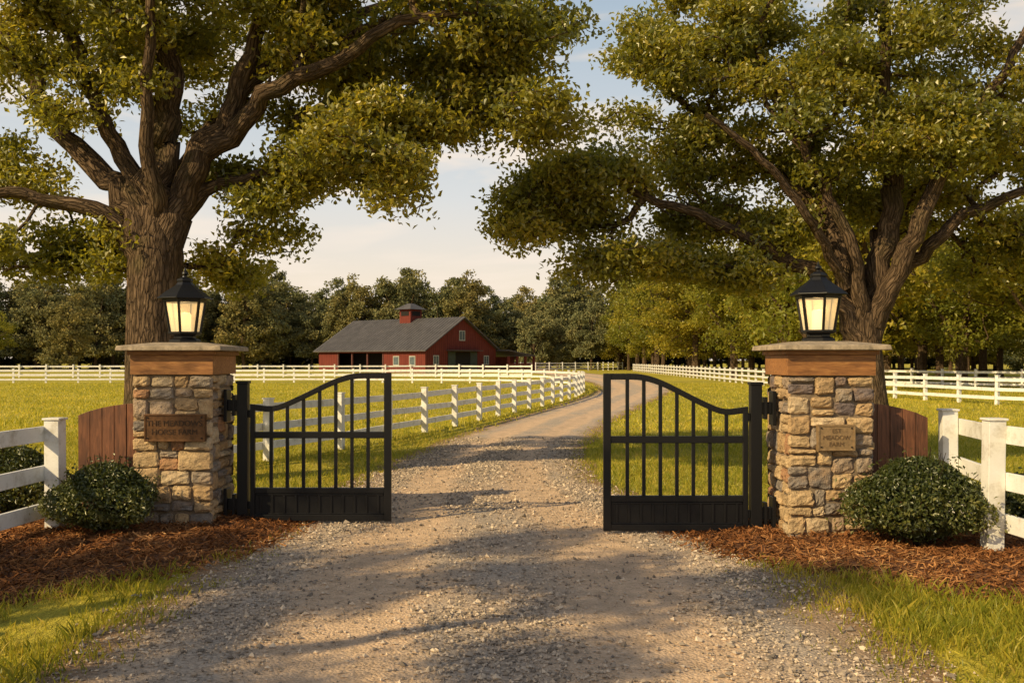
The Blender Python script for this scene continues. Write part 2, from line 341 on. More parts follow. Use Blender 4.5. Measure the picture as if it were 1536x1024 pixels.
# ------------------------------------------------------------------ hero oaks
LT = [([(-5.1,14,-.1),(-5.07,14,.35),(-5.05,14,1.2),(-5.04,14,2.4),(-5.0,14,3.2),(-4.98,14,3.9)], [.62,.46,.37,.35,.38,.26]),
 ([(-5.1,14,3.1),(-5.35,13.95,3.5),(-5.8,13.9,3.8),(-6.4,13.8,4.0),(-7.3,13.7,4.1),(-8.2,13.6,4.4)], [.22,.15,.12,.09,.07,.04]),
 ([(-5.1,14,3.2),(-5.35,14.05,3.85),(-5.75,14.1,4.3),(-6.3,14.2,4.85),(-6.8,14.3,5.6),(-7.5,14.4,6.8),(-8.1,14.4,8)], [.28,.21,.17,.14,.11,.08,.05]),
 ([(-5.05,14,3.5),(-5.3,14,4.3),(-5.6,13.9,4.9),(-5.9,13.8,5.6),(-6.3,13.6,6.9),(-6.5,13.5,8.4)], [.22,.14,.12,.10,.08,.05]),
 ([(-4.98,14,3.5),(-4.95,14,4.6),(-4.82,14,5.6),(-5.05,14.1,6.7),(-5,14.2,8.6),(-4.8,14.2,9.8)], [.30,.22,.18,.13,.09,.05]),
 ([(-4.92,14,3.2),(-4.7,13.95,3.9),(-4.35,13.9,4.6),(-3.95,13.9,5.2),(-3.6,13.8,6.1),(-3.4,13.7,7.3),(-3.1,13.6,8.6)], [.28,.21,.18,.15,.11,.08,.05]),
 ([(-4.3,13.9,4.65),(-3.8,13.7,5.0),(-3.1,13.4,5.45),(-2.3,13.2,5.7),(-1.6,13.0,6.1),(-.8,13,6.25),(.1,12.9,6.1)], [.16,.14,.12,.10,.08,.06,.03]),
 ([(-4.8,14,3.6),(-4.45,14.1,4.05),(-4.0,14.1,4.3),(-3.42,14.2,4.42)], [.15,.11,.08,.055]),
 ([(-4.9,13.8,3.8),(-4.9,13.3,4.9),(-4.6,12.7,6.2),(-4.4,12.0,7.4)], [.13,.09,.06,.04]),
 ([(-5.0,14.2,3.8),(-4.8,15.2,5.0),(-4.4,16.4,6.2),(-4.2,17.4,7.4)], [.2,.14,.10,.06]),
 ([(-3.8,13.9,5.5),(-3.1,14.5,6.3),(-2.2,15,7),(-1.2,15.2,7.4)], [.12,.1,.08,.04])]
rs = R(11)
LB = make_boughs([(-6.3,15.2,6.6,2.0,2.2,1.5,30),(-3.0,15,6.3,1.7,2.0,1.1,32),(-3.6,13.2,7.2,3.2,1.7,.75,34),(-.6,13.8,6.15,1.2,1.9,1.05,38),(-2.4,13.8,4.75,.95,1.3,.75,17),
   (-3.7,14.9,4.1,.75,1.1,.7,9),(-6.3,14.6,3.3,1.0,1.5,.45,10),(-7.9,14.5,4.3,1.0,1.5,1.1,12),(-4.2,14.9,3.1,.5,.8,.3,4),(-4.2,14.5,8.6,4.0,3.0,1.0,12),
   (-1.75,13.3,4.15,.5,.6,.4,5),(.35,13.3,5.0,.35,.6,.5,4),(-6.0,13.2,5.9,1.7,.5,.9,13),(-1.2,13.8,5.0,.6,.8,.35,6)], rs, .50, .46)
build_tree('oak_tree', LT, LB, 21, leaf=(.097, .058), per=42, att=15, spread=.165)
RT = [([(5.85,16,-.1),(5.8,16,.4),(5.72,16,1.2),(5.65,16,1.9),(5.62,16,2.5)], [.52,.37,.30,.30,.28]),
 ([(5.6,16,1.9),(5.3,15.95,2.55),(4.9,15.9,3.0),(4.1,15.8,3.45),(3.2,15.7,3.95),(2.2,15.6,4.25),(1.3,15.5,4.6),(.6,15.4,4.5)], [.20,.15,.13,.10,.085,.065,.045,.03]),
 ([(5.6,16,2.2),(5.35,16.1,3.2),(5.15,16.3,4.2),(4.7,16.5,5.5),(4.2,16.8,6.8),(3.9,17,8.2)], [.22,.16,.13,.11,.09,.05]),
 ([(5.68,16,2.2),(5.9,16,3.3),(6.1,16.1,4.8),(6.05,16.2,6.5),(6.2,16.3,8.8)], [.24,.18,.15,.11,.06]),
 ([(5.75,16,2.0),(6.25,15.9,3.1),(6.8,15.7,3.8),(7.6,15.5,4.25),(8.8,15.4,4.6)], [.18,.13,.10,.08,.05]),
 ([(5.75,15.9,2.3),(6.25,15.5,3.7),(6.8,15.3,5),(7.6,15.2,6.3),(8.3,15.2,7.6)], [.18,.14,.10,.07,.04]),
 ([(5.55,15.9,2.4),(5.3,15.6,3.5),(4.7,15.4,4.7),(3.9,15.3,5.7)], [.15,.10,.07,.04]),
 ([(5.25,16.2,3.9),(4.5,16.4,4.7),(3.5,16.5,5.5),(2.6,16.5,6.2),(1.9,16.4,6.7)], [.12,.09,.07,.05,.04]),
 ([(5.3,15.8,2.9),(4.5,15.1,3.9),(3.6,14.7,4.8),(2.8,14.4,5.3)], [.09,.07,.055,.04]),
 ([(5.9,16.2,2.9),(6.4,17.2,4.2),(7,18.2,5.6)], [.16,.12,.06])]
rs = R(12)
RB = make_boughs([(2.9,16.4,6.7,1.45,2.0,1.4,34),(1.35,15.9,4.35,1.35,1.5,.7,25),(3.8,16.6,4.6,1.5,1.7,1.2,30),(6.8,16.7,5.1,2.0,2.2,1.3,36),
   (6.2,16.0,7.3,2.6,2.2,1.2,36),(8.3,16.6,3.6,1.1,1.6,.8,14),(5.2,16.4,8.8,3.4,2.8,.9,10),(.2,15.6,3.95,.45,.8,.5,8),(1.9,15.8,3.4,.9,1.2,.4,12),(8.8,16,6,1.2,2,1.4,12),(3.4,16.2,3.2,.9,1.2,.35,10),(5.6,15.0,5.6,2.3,.6,1.2,14)], rs, .50, .46)
build_tree('oak_tree', RT, RB, 22, leaf=(.097, .058), per=42, att=15, spread=.165)

def generic_tree(name, h, crown_base, rad, seed, leaf, per, att, nb, mat, bough=1.3, spread=.45, link=False, trunk_r=.28, inner=.45):
    rs = R(seed); limbs = [([(0,0,-.2),(0,0,.4),(rs.normal()*.1,rs.normal()*.1,h*.25),(rs.normal()*.3,rs.normal()*.3,h*.5),(rs.normal()*.4,rs.normal()*.4,h*.85)], [trunk_r*1.4,trunk_r*1.1,trunk_r,trunk_r*.7,trunk_r*.15])]
    for k in range(7):
        a = k * 2.4 + rs.rand(); z0 = h * rs.uniform(.16, .5); q = rad * rs.uniform(.5, .8)
        limbs.append(([(0,0,z0),(math.cos(a)*q*.5,math.sin(a)*q*.5,z0+h*.12),(math.cos(a)*q,math.sin(a)*q,z0+h*rs.uniform(.18,.32))], [trunk_r*.5,trunk_r*.35,trunk_r*.12]))
    out = []; cz = (h + crown_base) / 2; hz = (h - crown_base) / 2; lob = rs.normal(size=(6, 3)); lob /= np.linalg.norm(lob, axis=1)[:, None]
    for _ in range(nb):
        q = rs.normal(size=3); q /= np.linalg.norm(q); sc_ = .72 + .38*max(0, (lob@q).max()-.6)/.4; q *= rs.uniform(inner, 1) * sc_
        s = bough * rs.uniform(.6, 1.3); out.append((q[0]*rad, q[1]*rad, cz + q[2]*hz*.95, s, s, s*.6))
    return build_tree(name, limbs, np.array(out), seed, leaf, per, att, spread, mat, tip=.02, link=link, sides=7, step=.8, twig_sides=3)
grove = [generic_tree('grove_tree_%d' % i, h, cb, r, 40+i, (.32,.21), 24, 6, 80, 'grove_leaf', 1.2, .42, trunk_r=.3) for i, (h, cb, r) in enumerate([(13.5,1.6,5.2),(15,2.2,5.8),(12,1.4,5.0)])]
far = [generic_tree('forest_tree_%d' % i, h, cb, r, 60+i, (.50,.35), 24, 5, 84, 'far_leaf_haze', 1.2, .5, trunk_r=.25, inner=.55) for i, (h, cb, r) in enumerate([(16,-.5,4.5),(19,.5,4.2),(13,-1.0,4.8),(17,-.3,5.4)])]
def scatter(parent, meshes, pts, rs, s0=.85, s1=1.2, sz=1, sxy=1):
    for i, (x, y) in enumerate(pts):
        ob = bpy.data.objects.new('tree_%d' % (i+1), meshes[rs.randint(len(meshes))]); COL.objects.link(ob); ob.parent = parent
        s = rs.uniform(s0, s1); ob.location = (x, y, 0); ob.scale = (sxy*s*rs.uniform(.9,1.15), sxy*s*rs.uniform(.9,1.15), sz*s*rs.uniform(.9,1.1)); ob.rotation_euler = (0, 0, rs.uniform(0, 6.28))
rs = R(5); g = empty('roadside_tree_grove'); pts = []
for y in np.arange(50, 235, 9.0):
    for k, x in enumerate((22.0, 31, 41, 52)):
        if y < 58 and k == 0: continue
        pts.append((x + rs.normal()*1.3, y + rs.normal()*2))
scatter(g, grove, pts, rs, .85, 1.15)
g = empty('distant_tree_line'); pts = []
for row, y0 in enumerate((190, 199, 210)):
    for x in np.arange(-60, 40, 5.6): pts.append((x + rs.normal()*2, y0 + rs.normal()*3 + row))
for row in range(3):
    for t in np.linspace(0, 1, 24): pts.append((-62 - 100*t + rs.normal()*2.5, 188 - 55*t + row*9 + rs.normal()*3))
for row in range(2):
    for t in np.linspace(0, 1, 22): pts.append((62 + row*8 + 30*t + rs.normal()*2, 235 - 195*t + rs.normal()*3))
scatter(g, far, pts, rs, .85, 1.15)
g = empty('forest_understory'); pts = []
for x in np.arange(-62, 70, 5): pts.append((x + rs.normal(), 218 + rs.normal()*2))
for t in np.linspace(0, 1, 24): pts.append((-62 - 105*t + rs.normal(), 214 - 55*t + rs.normal()*2))
for t in np.linspace(0, 1, 36): pts.append((78 + 32*t + rs.normal(), 240 - 210*t + rs.normal()*2))
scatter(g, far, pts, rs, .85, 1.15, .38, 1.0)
g = empty('field_edge_trees')
scatter(g, far + grove, [(4, 180), (9, 183), (14, 176), (-22, 176), (-60, 165), (-71, 160), (-79, 150), (-93, 150), (-84, 138)], rs, .55, .85)

# trees outside the frame, on the sun side (they throw the dappled shade on the drive)
def shade_tree(x, y, s, seed, nb=60):
    rs2 = R(seed)
    limbs = [([(0,0,-.1),(0,0,.5),(.1,0,2),(.1,.1,3.4),(.2,.1,5)], [.5,.4,.34,.32,.22])]
    for k in range(6):
        a = k*1.05 + rs2.rand()*.5; limbs.append(([(0,0,3+rs2.rand()*.8),(math.cos(a)*1.3,math.sin(a)*1.3,4.5),(math.cos(a)*2.8,math.sin(a)*2.8,6+rs2.rand()*1.5)], [.2,.14,.05]))
    B = make_boughs([(0,0,6.3,4.5,4.5,1.9,nb)], rs2, .58, .4)
    e = build_tree('oak_tree', limbs, B, seed, leaf=(.12,.075), per=34, att=11, spread=.16); e.location = (x, y, 0); e.scale = (s, s, s)
shade_tree(-10.6, 0.6, 1.0, 91, 48)
shade_tree(-8.8, -4.8, 1.0, 94, 40)

# ------------------------------------------------------------------ terrain
s = 2500
xs = np.array([-s, -200, -60, -20, 0, 20, 60, 200, s]); ys = np.array([-300, -20, 0, 20, 60, 120, 250, 600, 3000])
X, Y = np.meshgrid(xs, ys); V = np.stack([X.ravel(), Y.ravel(), np.zeros(X.size)], 1)
i, j = np.meshgrid(np.arange(8), np.arange(8)); q = (j*9+i).ravel(); npmesh('ground', V, np.stack([q, q+1, q+10, q+9], 1), 'grass_ground')
RY = np.array([-20, 5.4, 7.3, 10, 11.9, 14, 16.3, 20.1, 23.75, 29, 37, 47.5, 56, 65, 81, 104, 145, 190])
RL = np.array([-2.3, -2.3, -2.35, -2.35, -2.15, -2.0, -1.83, -1.39, -.84, .14, 1.8, 3.7, 5.1, 6.0, 6.6, 5.7, 2, -3])
RR = np.array([2.1, 2.1, 2.08, 1.95, 1.5, 1.05, .9, 1.15, 1.75, 2.75, 4.5, 6.9, 8.8, 10.1, 11.4, 11.6, 9, 5])
ysm = np.concatenate([np.arange(-12, 60, .4), np.arange(60, 190, 2.5)])
def sm(a):
    o = np.interp(ysm, RY, a); k = np.ones(7)/7; p = np.pad(o, 3, mode='edge'); return np.convolve(p, k, 'valid')
Ls, Rs_ = sm(RL), sm(RR)
def road_LR(y): return np.interp(y, ysm, Ls), np.interp(y, ysm, Rs_)
nc = 41; u = np.linspace(0, 1, nc); V = []; ED = []; LA = []
for y, l, r in zip(ysm, Ls, Rs_):
    x = (l-.5) + u*(r-l+1.0); d = np.minimum(x-(l-.5), (r+.5)-x); lat = (x-(l+r)/2)/((r-l)/2)
    z = .004 + .03*np.clip(1-lat**2, 0, 1) - .015*np.exp(-((np.abs(lat)-.47)/.16)**2)
    V.append(np.stack([x, np.full(nc, y), z], 1)); ED.append(d); LA.append(lat)
V = np.concatenate(V); n = len(ysm); i, j = np.meshgrid(np.arange(nc-1), np.arange(n-1)); q = (j*nc+i).ravel()
npmesh('gravel_driveway', V, np.stack([q, q+1, q+nc+1, q+nc], 1), 'gravel_road', vattr={'edge': np.concatenate(ED), 'lat': np.concatenate(LA)}, smooth=True)
def vnoise(x, y, s, seed=0):
    r_ = R(seed); g_ = r_.rand(64, 64); a = (x*s) % 64; b_ = (y*s) % 64; i0 = a.astype(int) % 64; j0 = b_.astype(int) % 64; f = a-np.floor(a); h = b_-np.floor(b_)
    f = f*f*(3-2*f); h = h*h*(3-2*h); i1 = (i0+1) % 64; j1 = (j0+1) % 64
    return (g_[i0, j0]*(1-f)+g_[i1, j0]*f)*(1-h)+(g_[i0, j1]*(1-f)+g_[i1, j1]*f)*h
PL = np.array([(-2.15,11),(-2.3,10),(-2.5,8.9),(-3.0,7.95),(-3.7,7.2),(-4.8,6.7),(-6.5,7),(-6.6,11),(-4.5,11.7),(-3,11.7)])
PR = np.array([(1.75,10.7),(1.7,9.7),(1.95,8.9),(2.5,8.25),(3.4,7.35),(4.6,6.6),(6,6.8),(6.3,10.8),(4,11.4),(2.4,11.3)])
def polysd(x, y, P):
    ins = np.zeros(x.shape, bool); d = np.full(x.shape, 1e9)
    for k in range(len(P)):
        a = P[k]; b = P[(k+1) % len(P)]
        c = ((a[1] > y) != (b[1] > y)) & (x < (b[0]-a[0])*(y-a[1])/((b[1]-a[1])+1e-12)+a[0]); ins ^= c
        t = np.clip(((x-a[0])*(b[0]-a[0])+(y-a[1])*(b[1]-a[1]))/((b-a)**2).sum(), 0, 1)
        d = np.minimum(d, np.hypot(x-a[0]-t*(b[0]-a[0]), y-a[1]-t*(b[1]-a[1])))
    return np.where(ins, d, -d)
def mulch_z(x, y):
    d = np.maximum(polysd(x, y, PL), polysd(x, y, PR)); return .009 + np.clip(d, 0, .6)*.10 + np.where(d > 0, (vnoise(x, y, 3, 4)-.5)*.05*np.clip(d*3, 0, 1), 0)
for P in (PL, PR):
    x0, y0 = P.min(0)-.3; x1, y1 = P.max(0)+.3; gx = np.arange(x0, x1, .06); gy = np.arange(y0, y1, .06); X, Y = np.meshgrid(gx, gy); d = polysd(X, Y, P)
    V = np.stack([X.ravel(), Y.ravel(), mulch_z(X, Y).ravel()], 1); w = len(gx); i, j = np.meshgrid(np.arange(w-1), np.arange(len(gy)-1)); q = (j*w+i).ravel()
    F = np.stack([q, q+1, q+w+1, q+w], 1); dd = d.ravel(); F = F[dd[F].max(1) > -.25]
    npmesh('mulch_bed', V, F, 'mulch', vattr={'edge': dd+.12}, smooth=True)
rs = R(31); CH = []
for P in (PL, PR):
    x = rs.uniform(P[:, 0].min()-.3, P[:, 0].max()+.3, 45000); y = rs.uniform(P[:, 1].min()-.3, P[:, 1].max()+.3, 45000)
    k = (polysd(x, y, P) > rs.uniform(-.30, .1, len(x))) & (np.abs(x) < .56*y+.6); CH.append(np.stack([x[k], y[k], mulch_z(x[k], y[k])+rs.rand(k.sum())*.03], 1))
C = np.concatenate(CH); n = len(C); a = rs.rand(n)*6.28; d = np.stack([np.cos(a), np.sin(a), rs.normal(size=n)*.35], 1); sd = np.stack([-np.sin(a), np.cos(a), rs.normal(size=n)*.5], 1)
ll = rs.uniform(.014, .055, n)[:, None]; ww = rs.uniform(.002, .007, n)[:, None]
V = np.stack([C-d*ll-sd*ww, C+d*ll-sd*ww*.5, C+d*ll*.9+sd*ww, C-d*ll+sd*ww], 1).reshape(-1, 3)
npmesh('mulch_chips', V, np.arange(4*n).reshape(n, 4), 'mulch_chip', {'rnd': np.clip(rs.rand(n)*.6+vnoise(C[:, 0], C[:, 1], 1.5, 8)*.4, 0, 1)})
rs = R(32)
y = 3.2 + 19*rs.rand(170000)**1.5; l, r = road_LR(y); x = rs.uniform(l-.55, r+.55); lat = (x-(l+r)/2)/((r-l)/2)
tr = np.clip(1-np.abs(np.abs(lat)-.43)*3.2, 0, 1); p = 1.0-1.0*np.clip(tr*1.2, 0, .82); p *= np.clip((1.25-np.abs(lat))*3.5, 0, 1); p *= .10+1.1*vnoise(x, y*.5, 1.5, 3)*(.6+.8*vnoise(x, y, 4, 5))
k = rs.rand(len(x)) < p; x, y, lat = x[k], y[k], lat[k]; n = len(x)
sz = rs.gamma(2.6, .0032, n).clip(.004, .028)*(1+.25*(y > 10)); O = np.array([(1,0,0),(0,1,0),(-1,0,0),(0,-1,0),(0,0,1),(0,0,-1)], float)
V = O[None]*(sz[:, None, None]*rs.uniform(.6, 1.25, (n, 6, 1))) + rs.normal(size=(n, 6, 3))*sz[:, None, None]*.22; V[:, :, 2] *= .75
a = rs.rand(n)*6.28; ca, sa = np.cos(a)[:, None], np.sin(a)[:, None]; V = np.stack([V[:, :, 0]*ca-V[:, :, 1]*sa, V[:, :, 0]*sa+V[:, :, 1]*ca, V[:, :, 2]], 2)
V += np.stack([x, y, .008+.03*np.clip(1-lat**2, 0, 1)-.015*np.exp(-((np.abs(lat)-.47)/.16)**2)+sz*.2], 1)[:, None]
F8 = np.array([(0,1,4),(1,2,4),(2,3,4),(3,0,4),(1,0,5),(2,1,5),(3,2,5),(0,3,5)]); F = (F8[None]+(np.arange(n)*6)[:, None, None]).reshape(-1, 3)
npmesh('loose_gravel', V.reshape(-1, 3), F, 'gravel_stone', {'rnd': np.repeat(rs.rand(n), 8)})
def grass(name, n, y0, y1, h, w, seed, pw=1.0, thr=.25, mat='grass_blade'):
    rs = R(seed); y = y0+(y1-y0)*rs.rand(n)**pw; x = rs.uniform(-1, 1, n)*(.6*y+1.5)
    l, r = road_LR(y); ed = np.maximum(l-x, x-r); md = np.maximum(polysd(x, y, PL), polysd(x, y, PR)); vn = vnoise(x, y, .9, 6)*.45+vnoise(x, y, 3.1, 9)*.55
    k = (ed > -.14+1.1*(vn-.35)+rs.normal(size=n)*.14) & (md < -.02+rs.normal(size=n)*.08) & (vn+rs.rand(n)*.45 > thr+.15) & ~((y < 10.9) & (y > 9.4) & (np.abs(x) > 2.6) & (np.abs(x) < 3.95))
    x, y, vn, ed = x[k], y[k], vn[k], ed[k]; n = len(x); hh = h*rs.uniform(.35, 1.45, n)*(.3+1.4*vn)*np.clip(.5+ed*1.2, .45, 1); a = rs.rand(n)*6.28
    sd = np.stack([np.cos(a), np.sin(a), np.zeros(n)], 1)*(w*rs.uniform(.6, 1.3, n))[:, None]/2; b2 = rs.rand(n)*6.28; ln = np.stack([np.cos(b2), np.sin(b2), np.zeros(n)], 1)*(hh*rs.uniform(.1, 1.0, n))[:, None]
    B = np.stack([x, y, np.zeros(n)], 1); up = np.array([0, 0, 1])*hh[:, None]
    V = np.stack([B-sd, B+sd, B+sd*.8+up*.6+ln*.4, B+up+ln, B-sd*.8+up*.6+ln*.4], 1).reshape(-1, 3)
    npmesh(name, V, np.arange(5*n).reshape(n, 5), mat, {'rnd': np.clip(rs.rand(n)**1.1*.6+vnoise(x, y, .5, 12)*.25+vnoise(x, y, 2.5, 13)*.3-.04, 0, 1)})
grass('lawn_grass', 120000, 3.5, 10.5, .088, .0085, 1, .75, .42)
grass('lawn_grass', 110000, 10.5, 24, .065, .013, 2)
grass('meadow_grass', 110000, 24, 75, .08, .035, 3, 1.0, .25, 'meadow_blade')

# ------------------------------------------------------------------ stone gate pillars
def split(x0, x1, z0, z1, rs, out):
    w, h = x1-x0, z1-z0
    if (w < .36 and h < .24 and (w*h < .042 or rs.rand() < .5)) or (w < .18 and h < .15) or w*h < .013: out.append((x0, x1, z0, z1)); return
    if w > h*1.7 or (w > h*1.05 and h < .15): c = x0+w*rs.uniform(.32, .68); split(x0, c, z0, z1, rs, out); split(c, x1, z0, z1, rs, out)
    else: c = z0+h*rs.uniform(.32, .68); split(x0, x1, z0, c, rs, out); split(x0, x1, c, z1, rs, out)
def pillar(cx, fy, seed):
    W = .76; H = 1.60; cy = fy+.03+W/2; rs = R(seed); e = empty('stone_gate_pillar', (cx, cy, 0))
    mb = MB(); mb.box(-W/2+.004, W/2-.004, -W/2+.004, W/2-.004, -.05, H); mb.obj('mortar_core', 'mortar', e)
    V = []; F = []; rr = []; n = 0; G = 9
    for f in range(4):
        ext = .03 if f in (0, 2) else 0; rects = []; split(-W/2-ext, W/2+ext, -.02, H, rs, rects)
        ang = f*math.pi/2; ca, sa = math.cos(ang), math.sin(ang)
        for (x0, x1, z0, z1) in rects:
            gp = .004; w, h = x1-x0, z1-z0; jj = min(.020, .11*min(w, h)); c = np.array([(x0+gp, z0+gp), (x1-gp, z0+gp), (x1-gp, z1-gp), (x0+gp, z1-gp)])+rs.uniform(-jj, jj, (4, 2))
            if abs(x0+W/2+ext) < 1e-6: c[[0, 3], 0] = x0
            if abs(x1-W/2-ext) < 1e-6: c[[1, 2], 0] = x1
            c[:, 1] = np.clip(c[:, 1], -.02, H-.002)
            eu, ev = min(.25, .015/w), min(.3, .015/h); mk = lambda e_: [0, e_*.35, e_*1.5, .3, .5, .7, 1-e_*1.5, 1-e_*.35, 1]; us = mk(eu); vs = mk(ev); d = rs.uniform(.018, .050)
            tilt = rs.uniform(-.02, .02, 2); ph = rs.rand(4)*6.28; amp = .07*min(w, h)
            for b_, v in enumerate(vs):
                for a_, u in enumerate(us):
                    p = (c[0]*(1-u)+c[1]*u)*(1-v)+(c[3]*(1-u)+c[2]*u)*v
                    k = min(a_, 8-a_, b_, 8-b_); k2 = (min(a_, 8-a_) <= 1)+(min(b_, 8-b_) <= 1)
                    dep = [0, .5*d, .9*d, d*1.08, d*1.14][k]+(rs.normal()*.0045 if k >= 1 else 0)+(tilt[0]*(u-.5)+tilt[1]*(v-.5))*(k > 0)
                    if k2 == 2:
                        dep *= .4; p = p+(np.array([(x0+x1)/2, (z0+z1)/2])-p)*.09
                    edge_ = np.array([math.sin(ph[0]+v*5)*(abs(u-.5)*2)**3*(1 if u > .5 else -1), math.sin(ph[1]+u*5)*(abs(v-.5)*2)**3*(1 if v > .5 else -1)])*amp
                    if ext and (abs(x0+W/2+ext) < 1e-6 or abs(x1-W/2-ext) < 1e-6): edge_[0] = 0
                    p = p - np.abs(edge_)*np.sign(p-np.array([(x0+x1)/2, (z0+z1)/2]))*.6
                    if k >= 1: p = p+rs.normal(size=2)*.002
                    lx, ly = p[0], -(W/2+max(dep, 0) if k else W/2-.003); V.append((lx*ca-ly*sa, lx*sa+ly*ca, p[1]))
            g_ = np.array([[n+b_*G+a_, n+b_*G+a_+1, n+(b_+1)*G+a_+1, n+(b_+1)*G+a_] for b_ in range(G-1) for a_ in range(G-1)]); F.append(g_); n += G*G; rr += [rs.rand()]*64
    npmesh('field_stones', np.array(V), np.concatenate(F), 'field_stone', {'rnd': rr}, parent=e)
    mb = MB(); q = W/2+.045
    for sx in (-1, 1): mb.box(-q, q, *sorted((sx*q, sx*(q-.05))), H+.002, H+.20); mb.box(*sorted((sx*q, sx*(q-.05))), -q+.05, q-.05, H+.002, H+.198)
    q += .025
    for sx in (-1, 1): mb.box(-q, q, *sorted((sx*q, sx*(q-.06))), H+.202, H+.245); mb.box(*sorted((sx*q, sx*(q-.06))), -q+.06, q-.06, H+.202, H+.243)
    mb.obj('cedar_band', 'cedar_band', e, .004)
    b0, b1, t = .54, .53, .24; z0, z1, z2 = H+.247, H+.295, H+.335; V = []
    for (hh, z) in ((b0, z0), (b1, z1), (t, z2)): V += [(-hh, -hh, z), (hh, -hh, z), (hh, hh, z), (-hh, hh, z)]
    F = [(3,2,1,0)]+[(4*k+i, 4*k+(i+1) % 4, 4*k+4+(i+1) % 4, 4*k+4+i) for k in (0, 1) for i in range(4)]+[(8,9,10,11)]
    cap = npmesh('cap_stone', np.array(V), np.array(F), 'cap_stone', parent=e); bm = cap.modifiers.new('b', 'BEVEL'); bm.width = .008; bm.segments = 2
    return cx, cy, H+.333
pl = pillar(-3.49, 10.22, 3); pr = pillar(3.07, 9.57, 9)

def lathe(prof, n=6, rot=0.0):
    V = []; F = []
    for (r, z) in prof:
        for k in range(n): a = rot+2*math.pi*k/n; V.append((r*math.cos(a), r*math.sin(a), z))
    for i in range(len(prof)-1):
        for k in range(n): F.append((i*n+k, i*n+(k+1) % n, (i+1)*n+(k+1) % n, (i+1)*n+k))
    return np.array(V), np.array(F)
def lantern(x, y, z):
    e = empty('gate_lantern', (x, y, z)); rot = -math.pi/2
    def part(nm, prof, mat, n=6, bev=.003):
        V, F = lathe(prof, n, rot); o = npmesh(nm, V, F, mat, parent=e)
        if bev: b_ = o.modifiers.new('b', 'BEVEL'); b_.width = bev; b_.limit_method = 'ANGLE'
    part('base', [(0, 0), (.165, 0), (.165, .03), (.135, .045), (.115, .05), (.115, .075), (.16, .085), (.175, .10), (.175, .118), (0, .118)], 'black_iron')
    part('top_ring', [(.19, .43), (.228, .43), (.232, .462), (.19, .462), (.19, .43)], 'black_iron')
    part('roof', [(.22, .462), (.285, .463), (.29, .475), (.20, .545), (.10, .615), (.075, .65), (.085, .655), (.085, .675), (.045, .70), (0, .70)], 'black_iron')
    part('finial', [(.018, .695), (.018, .72), (.034, .735), (.03, .755), (.012, .77), (.008, .80), (0, .81)], 'black_iron', 12, 0)
    part('glass_panes', [(.150, .118), (.200, .43)], 'frosted_pane', 6, 0)
    mb = MB()
    for k in range(6):
        a = rot+math.pi*k/3; mb.beam((.157*math.cos(a), .157*math.sin(a), .112), (.209*math.cos(a), .209*math.sin(a), .436), .024, .024)
    mb.obj('corner_bars', 'black_iron', e, .003)
    V, F = lathe([(0, .12), (.062, .12), (.062, .30), (.05, .32), (0, .325)], 20); npmesh('candle_shade', V, F, 'lamp_glow', parent=e, smooth=True)
    ld = bpy.data.lights.new('bulb', 'POINT'); ld.energy = 2.5; ld.color = (1, .66, .3); ld.shadow_soft_size = .05; lo = bpy.data.objects.new('bulb', ld); COL.objects.link(lo); lo.parent = e; lo.location = (0, 0, .38)
lantern(*pl); lantern(*pr)

def plaque(cx, y, z, w, h, mat, lines, lm, sz):
    e = empty('name_plaque', (cx, y, z)); mb = MB(); mb.box(-w/2, w/2, -.012, .05, -h/2, h/2); f = .018
    for a in (-1, 1): mb.box(-w/2, w/2, -.020, -.0121, *sorted((a*h/2, a*(h/2-f)))); mb.box(*sorted((a*w/2, a*(w/2-f))), -.020, -.0121, -h/2+f, h/2-f)
    mb.obj('plate', mat, e, .003)
    mb = MB()
    for a in (-1, 1):
        for b_ in (-1, 1): mb.box(a*(w/2-.035)-.007, a*(w/2-.035)+.007, -.022, -.0122, b_*(h/2-.035)-.007, b_*(h/2-.035)+.007)
    mb.obj('screws', 'black_iron', e, .002)
    for i, t in enumerate(lines):
        c = bpy.data.curves.new('lettering', 'FONT'); c.body = t; c.size = sz; c.extrude = .003; c.align_x = 'CENTER'; c.align_y = 'CENTER'; c.materials.append(M[lm])
        o = bpy.data.objects.new('lettering', c); COL.objects.link(o); o.parent = e; o.rotation_euler = (math.pi/2, 0, 0); o.location = (0, -.0145, (len(lines)-1)*sz*.55-i*sz*1.1)
plaque(-3.44, 10.16, 1.06, .62, .28, 'bronze_plate', ['THE MEADOWS', 'HORSE FARM'], 'letter', .080)
plaque(3.10, 9.52, 1.01, .36, .25, 'brass_plate', ['EST', 'MEADOW', 'FARM'], 'letter2', .058)

